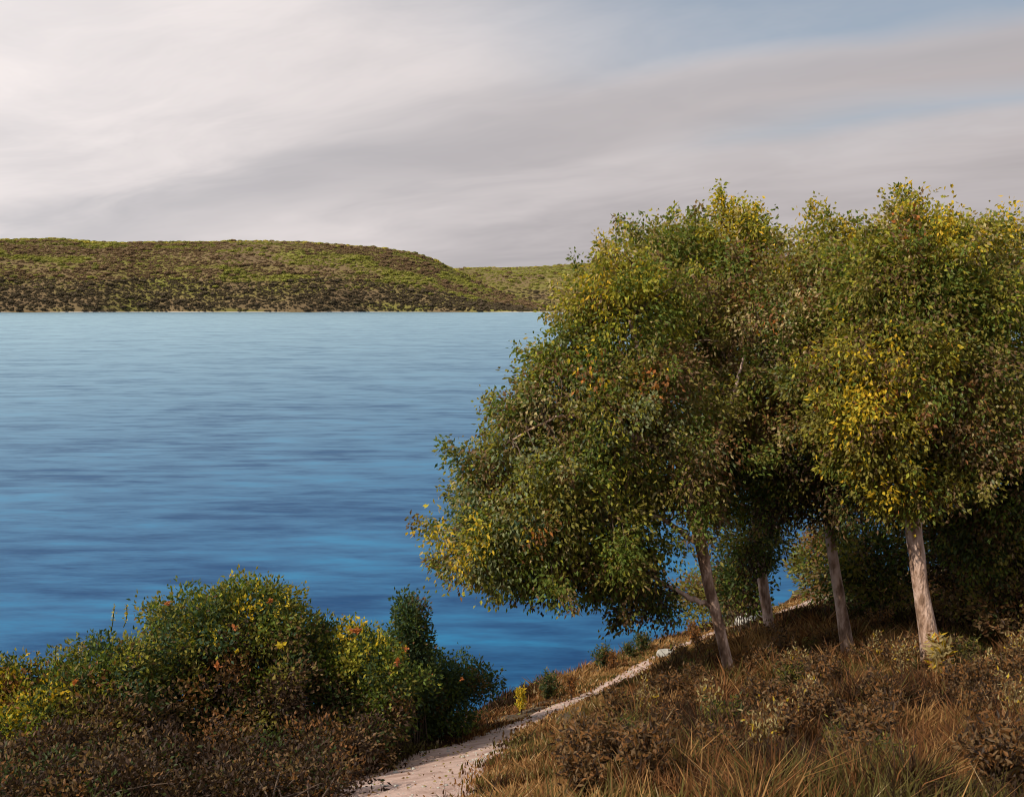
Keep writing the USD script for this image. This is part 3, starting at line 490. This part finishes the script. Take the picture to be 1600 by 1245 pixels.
# ------------------------------------------------------------------ grass
GP = np.array([(0.04, 0.02, 0.010), (0.11, 0.046, 0.017), (0.23, 0.10, 0.036), (0.38, 0.21, 0.08), (0.12, 0.098, 0.026), (0.55, 0.41, 0.23)])
def visible_xy(r, n, d0=6.5, d1=36):
    y = np.sqrt(r.uniform(d0 ** 2, d1 ** 2, n)); return r.uniform(-0.52, 0.56, n) * y, y
def grass(n, seed):
    r = np.random.default_rng(seed)
    x, y = visible_xy(r, n)
    # tussocks: blades gather round scattered roots
    k = len(x) // 3; tx, ty = visible_xy(np.random.default_rng(seed + 1), 5200); pick = r.integers(0, len(tx), k)
    x[:k] = tx[pick] + r.normal(size=k) * .09; y[:k] = ty[pick] + r.normal(size=k) * .09
    tus = np.zeros(n); tus[:k] = np.random.default_rng(seed + 2).uniform(0.3, 1, len(tx))[pick]
    hue = np.zeros(n); hue[:k] = np.random.default_rng(seed + 3).normal(size=len(tx))[pick] * 0.1
    spr = np.zeros((n, 2)); spr[:k] = np.stack([x[:k] - tx[pick], y[:k] - ty[pick]], -1) * 3.5
    pf = meshkit.fbm(np.stack([x * 0.9, y * 0.9, x * 0], -1), 3, 5)
    keep = r.uniform(size=n) < np.clip((18 / y) ** 1.2 + 0.15, 0, 1) * np.clip(pf * 2.2 - 0.35, 0.12, 1)
    g = path_gap(x, y); keep &= g > -0.4 * r.uniform(0, 1, n) ** 6 + .02
    x, y, pf, g, tus, hue, spr = (q[keep] for q in (x, y, pf, g, tus, hue, spr))
    z = height(x, y); k = z > 0.06; x, y, z, pf, g, tus, hue, spr = (q[k] for q in (x, y, z, pf, g, tus, hue, spr)); n = len(x)
    leftness = np.clip((-x / y + 0.02) / 0.2, 0, 1)
    hgt = r.uniform(0.14, 0.40, n) * (0.35 + 1.3 * pf) * (1 + 0.5 * tus) * np.clip(0.22 + g * 0.42, 0.2, 1) * (1 - 0.4 * leftness) * np.where(z < 1.6, .75, 1)
    lean = r.normal(size=(n, 2)) * 0.2 + [0.05, -0.02] + spr
    w = r.uniform(0.005, 0.012, n) * np.clip(y / 11, 1, 2.4)
    ang = r.uniform(0, np.pi, n); sd = np.stack([np.cos(ang), np.sin(ang), 0 * ang], -1)
    b = np.stack([x, y, z - 0.03], -1); m = b + np.stack([lean[:, 0] * hgt * 0.35, lean[:, 1] * hgt * 0.35, hgt * 0.6], -1); t = b + np.stack([lean[:, 0] * hgt * 1.2, lean[:, 1] * hgt * 1.2, hgt], -1)
    v = np.stack([b - sd * w[:, None], b + sd * w[:, None], m - sd * w[:, None] * .8, m + sd * w[:, None] * .8, t], 1).reshape(-1, 3)
    a = np.arange(n)[:, None] * 5
    f = np.stack([a + [0, 1, 3], a + [0, 3, 2], a + [2, 3, 4]], 1).reshape(-1, 3)
    pn = meshkit.fbm(np.stack([x * 0.7, y * 0.7, x * 0 + 3], -1), 4, 15); edge = np.clip(1 - g / 2.2, 0, 1) * (1 - leftness)
    u = pn + r.normal(size=n) * 0.07 + hue + 0.2 * edge - 0.3 * leftness
    idx = np.digitize(u, [0.43, 0.54, 0.67, 9]); green = meshkit.fbm(np.stack([x * 0.6, y * 0.6, x * 0 + 30], -1), 3, 25)
    idx = np.where(r.uniform(size=n) < np.clip((green - .52) * 3, 0.05, .5), 4, idx); idx = np.where(r.uniform(size=n) < 0.008 + .05 * edge, 5, idx)
    return (v, f), np.repeat(GP[idx] * r.uniform(0.7, 1.3, (n, 1)), 5, 0)
vf, col = grass(820000, 71)
tag(obj('dry_grass', vf, GRASS, tint=col), 'tall dry brown and golden grass covering the slope', 'grass', None, 'stuff')

# plants standing in the grass: a few are modelled, the others are copies of them
def weed(name, label, cat, group, mix, n, hgt, rad, L, seed, up=0.5):
    """A class prim of one plant: stalks and leaves."""
    r = np.random.default_rng(seed); cp = stage.CreateClassPrim('/World/Looks/kind_%s_%d' % (name, seed)); st, tips = [], []
    for k in range(n):
        a = r.uniform(0, 2 * np.pi); e = np.array([math.cos(a) * rad * r.uniform(.2, 1), math.sin(a) * rad * r.uniform(.2, 1), hgt * r.uniform(.55, 1)])
        s = spline([np.array([e[0] * .15, e[1] * .15, -.05]), e * [.5, .5, .6], e], 8); st.append(tube(s, np.linspace(.006, .003, 8), 4, cap=False)); tips.append(s[2:])
    c = np.vstack(tips); c = np.repeat(c, 7, 0) + r.normal(size=(len(c) * 7, 3)) * [.035, .035, .04]
    w = np.array([m[1] for m in mix], float); base = np.array([PAL[m[0]] for m in mix])[r.choice(len(w), size=len(c), p=w / w.sum())]
    v, f, k = leaves(c, unit(r.normal(size=(len(c), 3)) + [0, 0, up]), L * r.uniform(.6, 1.3, len(c)), L * r.uniform(.28, .45, len(c)), base * r.uniform(.7, 1.3, (len(c), 1)))
    for nm, vf, mt, tn in (('leaves', (v, f), LEAF, k), ('stalks', join(st), TWIG, None)):
        m = usdkit.mesh(stage, '%s/%s' % (cp.GetPath(), nm), vf, mt)
        m.GetPrim().SetCustomDataByKey('kind', 'stuff')
        if tn is not None: UsdGeom.PrimvarsAPI(m).CreatePrimvar('tint', Sdf.ValueTypeNames.Color3fArray, 'vertex').Set(Vt.Vec3fArray.FromNumpy(tn.astype(np.float32)))
    return cp.GetPath()
def place(name, label, cat, group, kinds, spots):
    for q, (x, y, rz, sc) in enumerate(spots):
        z = float(height(np.array([x]), np.array([y]))[0]) - 0.02
        c = UsdGeom.Xform.Define(stage, path_for(name, None))
        c.AddTranslateOp().Set(Gf.Vec3d(float(x), float(y), z)); c.AddRotateZOp().Set(float(rz)); c.AddScaleOp().Set(Gf.Vec3f(float(sc)))
        c.GetPrim().GetReferences().AddInternalReference(kinds[q % len(kinds)]); c.GetPrim().SetInstanceable(True)
        tag(c, label if isinstance(label, str) else label[q], cat, group)
def spots(n, seed, px0, px1, d0, d1, gap=.35):
    r = np.random.default_rng(seed); out = []
    while len(out) < n:
        d = math.sqrt(r.uniform(d0 ** 2, d1 ** 2)); x = (r.uniform(px0, px1) - 800) / FPX * d
        if path_gap(np.array([x]), np.array([d]))[0] > gap and height(np.array([x]), np.array([d]))[0] > .3: out.append((x, d, r.uniform(0, 360), r.uniform(.65, 1.25)))
    return out
def weed_stuff(name, label, kinds, sp):
    pi = UsdGeom.PointInstancer.Define(stage, path_for(name, None)); tag(pi, label, 'weeds', None, 'stuff')
    ks = []
    for k, q in enumerate(kinds):
        x = UsdGeom.Xform.Define(stage, '%s/kind_%d' % (pi.GetPath(), k)); x.GetPrim().GetReferences().AddInternalReference(q); ks.append(x.GetPath())
    pi.CreatePrototypesRel().SetTargets(ks); n = len(sp); A = np.array(sp)
    pi.CreateProtoIndicesAttr(Vt.IntArray.FromNumpy((np.arange(n) % len(ks)).astype(np.int32)))
    pi.CreatePositionsAttr(Vt.Vec3fArray.FromNumpy(np.stack([A[:, 0], A[:, 1], height(A[:, 0], A[:, 1]) - .02], -1).astype(np.float32)))
    pi.CreateScalesAttr(Vt.Vec3fArray.FromNumpy(np.repeat(A[:, 3:4], 3, 1).astype(np.float32)))
    pi.CreateOrientationsAttr(Vt.QuathArray([Gf.Quath(math.cos(math.radians(q) / 2), 0, 0, math.sin(math.radians(q) / 2)) for q in A[:, 2]]))
K = [weed('brown_weed', '', '', '', [('umber', 3), ('brown', 3), ('rust', 3)], 26, .62, .28, .075, s_) for s_ in (1, 2, 3)]
weed_stuff('brown_weeds', 'withered brown and russet weeds growing through the dry grass', K, spots(85, 101, 800, 1660, 9, 25, 1.1))
K = [weed('green_weed', '', '', '', [('olive', 2), ('deep', 3), ('brown', 3)], 24, .5, .26, .07, s_) for s_ in (4, 5)]
weed_stuff('green_weeds', 'olive green leafy weeds growing through the dry grass', K, spots(24, 102, 850, 1660, 9, 25, 1.2))
def at_px(px, py, d): q = P(px, py, d); return (q[0], q[1])
K = [weed('golden_weed', '', '', '', [('straw', 3), ('yellow', .5), ('rust', 2.5), ('brown', 1)], 18, .7, .2, .06, s_, 1.4) for s_ in (6, 7)]
SH = [(1412, 1000, 19.5, 'straw seed-head plant just left of the thickest trunk'), (1368, 1005, 21, 'straw seed-head plant midway between the two right trunks'), (1590, 1000, 19, 'straw seed-head plant nearest the right edge below the dark shrub'),
      (1585, 1120, 14, 'tall pale seed-head plant at the right edge in the near grass'), (1245, 1020, 20, 'russet seed-head plant right of the slender trunk foot'), (1262, 1110, 15.5, 'pale seed-head plant in the middle of the slope below the straight trunk'),
      (1105, 1130, 15.5, 'seed-head plant in the grass below the leaning trunk'), (1195, 1190, 12, 'seed-head plant low in the foreground grass, right of centre'), (1540, 1035, 17, 'seed-head plant right of the thickest trunk, well below it'), (1010, 1120, 17.5, 'golden seed-head plant on the slope above the sandy path')]
place('seedhead_plant', [q[3] for q in SH], 'plant', 'seed-head plants in the dry grass', K, [(*at_px(*q[:3]), 50 * k, 1.15) for k, q in enumerate(SH)])
K = [weed('gold_leaf', '', '', '', [('straw', 4), ('yellow', 1.4), ('orange', .5)], 9, .75, .14, .15, 8, .6)]
place('golden_plant', 'golden plant with broad drooping leaves at the foot of the thickest trunk', 'plant', None, K, [(*at_px(1470, 985, 19.6), 30, 1.25)])
K = [weed('red_flower', '', '', '', [('rust', 3), ('orange', .6), ('umber', 1)], 8, .5, .12, .08, 9, .5)]
RF = [(1083, 1000, 27.2, 'rust-red plant beside the path nearest the leaning trunk'), (1080, 975, 29.6, 'rust-red plant at the far bend of the bank by the water'), (955, 1040, 26.6, 'rust-red plant next to the dark tuft halfway along the bank'), (893, 1080, 23.6, 'small rust-red plant on the bank above the near end of the path')]
place('red_plant', [q[3] for q in RF], 'plant', None, K, [(*at_px(*q[:3]), 40 * k, 1.0) for k, q in enumerate(RF)])
K = [weed('yellow_plant', '', '', '', [('yellow', 4), ('lime', 1.2)], 7, .55, .1, .09, 10, .8)]
place('yellow_plant', 'small bright yellow plant at the water end of the near bank', 'plant', None, K, [(*at_px(815, 1110, 22.6), 0, 1.0)])
K = [weed('bank_tuft', '', '', '', [('deep', 3), ('bluegreen', 2), ('brown', 1.5), ('olive', 1)], 30, .7, .32, .09, s_, .5) for s_ in (11, 12)]
BT = [(940, 1050, 27.4, 'dark green tuft on the water edge halfway along the bank'), (855, 1095, 24.4, 'dark brown-green tuft nearest the yellow plant by the water'), (1005, 1012, 29.4, 'dark tuft with yellow tips at the water near the leaning tree'), (985, 1020, 28.6, 'low olive tuft between two darker tufts on the water edge')]
place('bank_tuft', [q[3] for q in BT], 'plant', None, K, [(*at_px(*q[:3]), 70 * k, (1.0, .9, .9, .7)[k]) for k, q in enumerate(BT)])
# stones on the bank
def stone(px, py, d, r_, label, seed, flat=.55):
    x, y = at_px(px, py, d); z = float(height(np.array([x]), np.array([y]))[0])
    m = trimesh.creation.icosphere(3, 1.0); v = np.array(m.vertices); v = v * (0.72 + .55 * meshkit.fbm(v * 1.3 + seed, 4, seed))[:, None] * [r_, r_ * .7, r_ * flat]
    tag(obj('stone', (v + [x, y, z + r_ * .12], np.array(m.faces)), STONE, smooth=True), label, 'stone')
stone(1172, 965, 30, .42, 'pale grey stone lying behind the leaning trunk', 3)
stone(1042, 1022, 26.6, .26, 'pale pinkish stone on the path edge by the rust-red plant', 4)

# pebbles and fallen leaves on the path
r = np.random.default_rng(5); n = 900; i = r.integers(4, 150, n); o = r.uniform(-1.1, 1.1, n); o = np.sign(o) * np.abs(o) ** .6
q = pl[i] + nrm[i] * (o * half[i])[:, None] + r.normal(size=(n, 2)) * .08; z = height(q[:, 0], q[:, 1]) - .03 - .02 * np.clip(o * o, 0, 1)
ico = trimesh.creation.icosphere(1, 1.0); iv, jf = np.array(ico.vertices), np.array(ico.faces); parts = []
for k in range(n):
    sz = .008 + .03 * r.uniform() ** 4; parts.append((iv * (.75 + .5 * r.uniform(size=(len(iv), 1))) * [sz, sz * r.uniform(.6, 1), sz * .6] + [q[k, 0], q[k, 1], z[k] + sz * .2], jf))
tag(obj('pebbles', join(parts), STONE, smooth=True), 'small pebbles strewn over the sandy path', 'pebbles', None, 'stuff')
n = 700; i = r.integers(4, 150, n); q = pl[i] + nrm[i] * (r.uniform(-1.1, 1.1, n) * half[i])[:, None]; z = height(q[:, 0], q[:, 1]) - .012
ax = r.normal(size=(n, 3)) * [1, 1, .12]; v, f, k = leaves(np.column_stack([q, z]), ax, .05, .028, np.array([PAL[m] for m in ('rust', 'brown', 'olive', 'straw')])[r.integers(0, 4, n)])
tag(obj('fallen_leaves', (v, f), LEAF, tint=k), 'fallen brown leaves scattered on the sandy path', 'leaves', None, 'stuff')
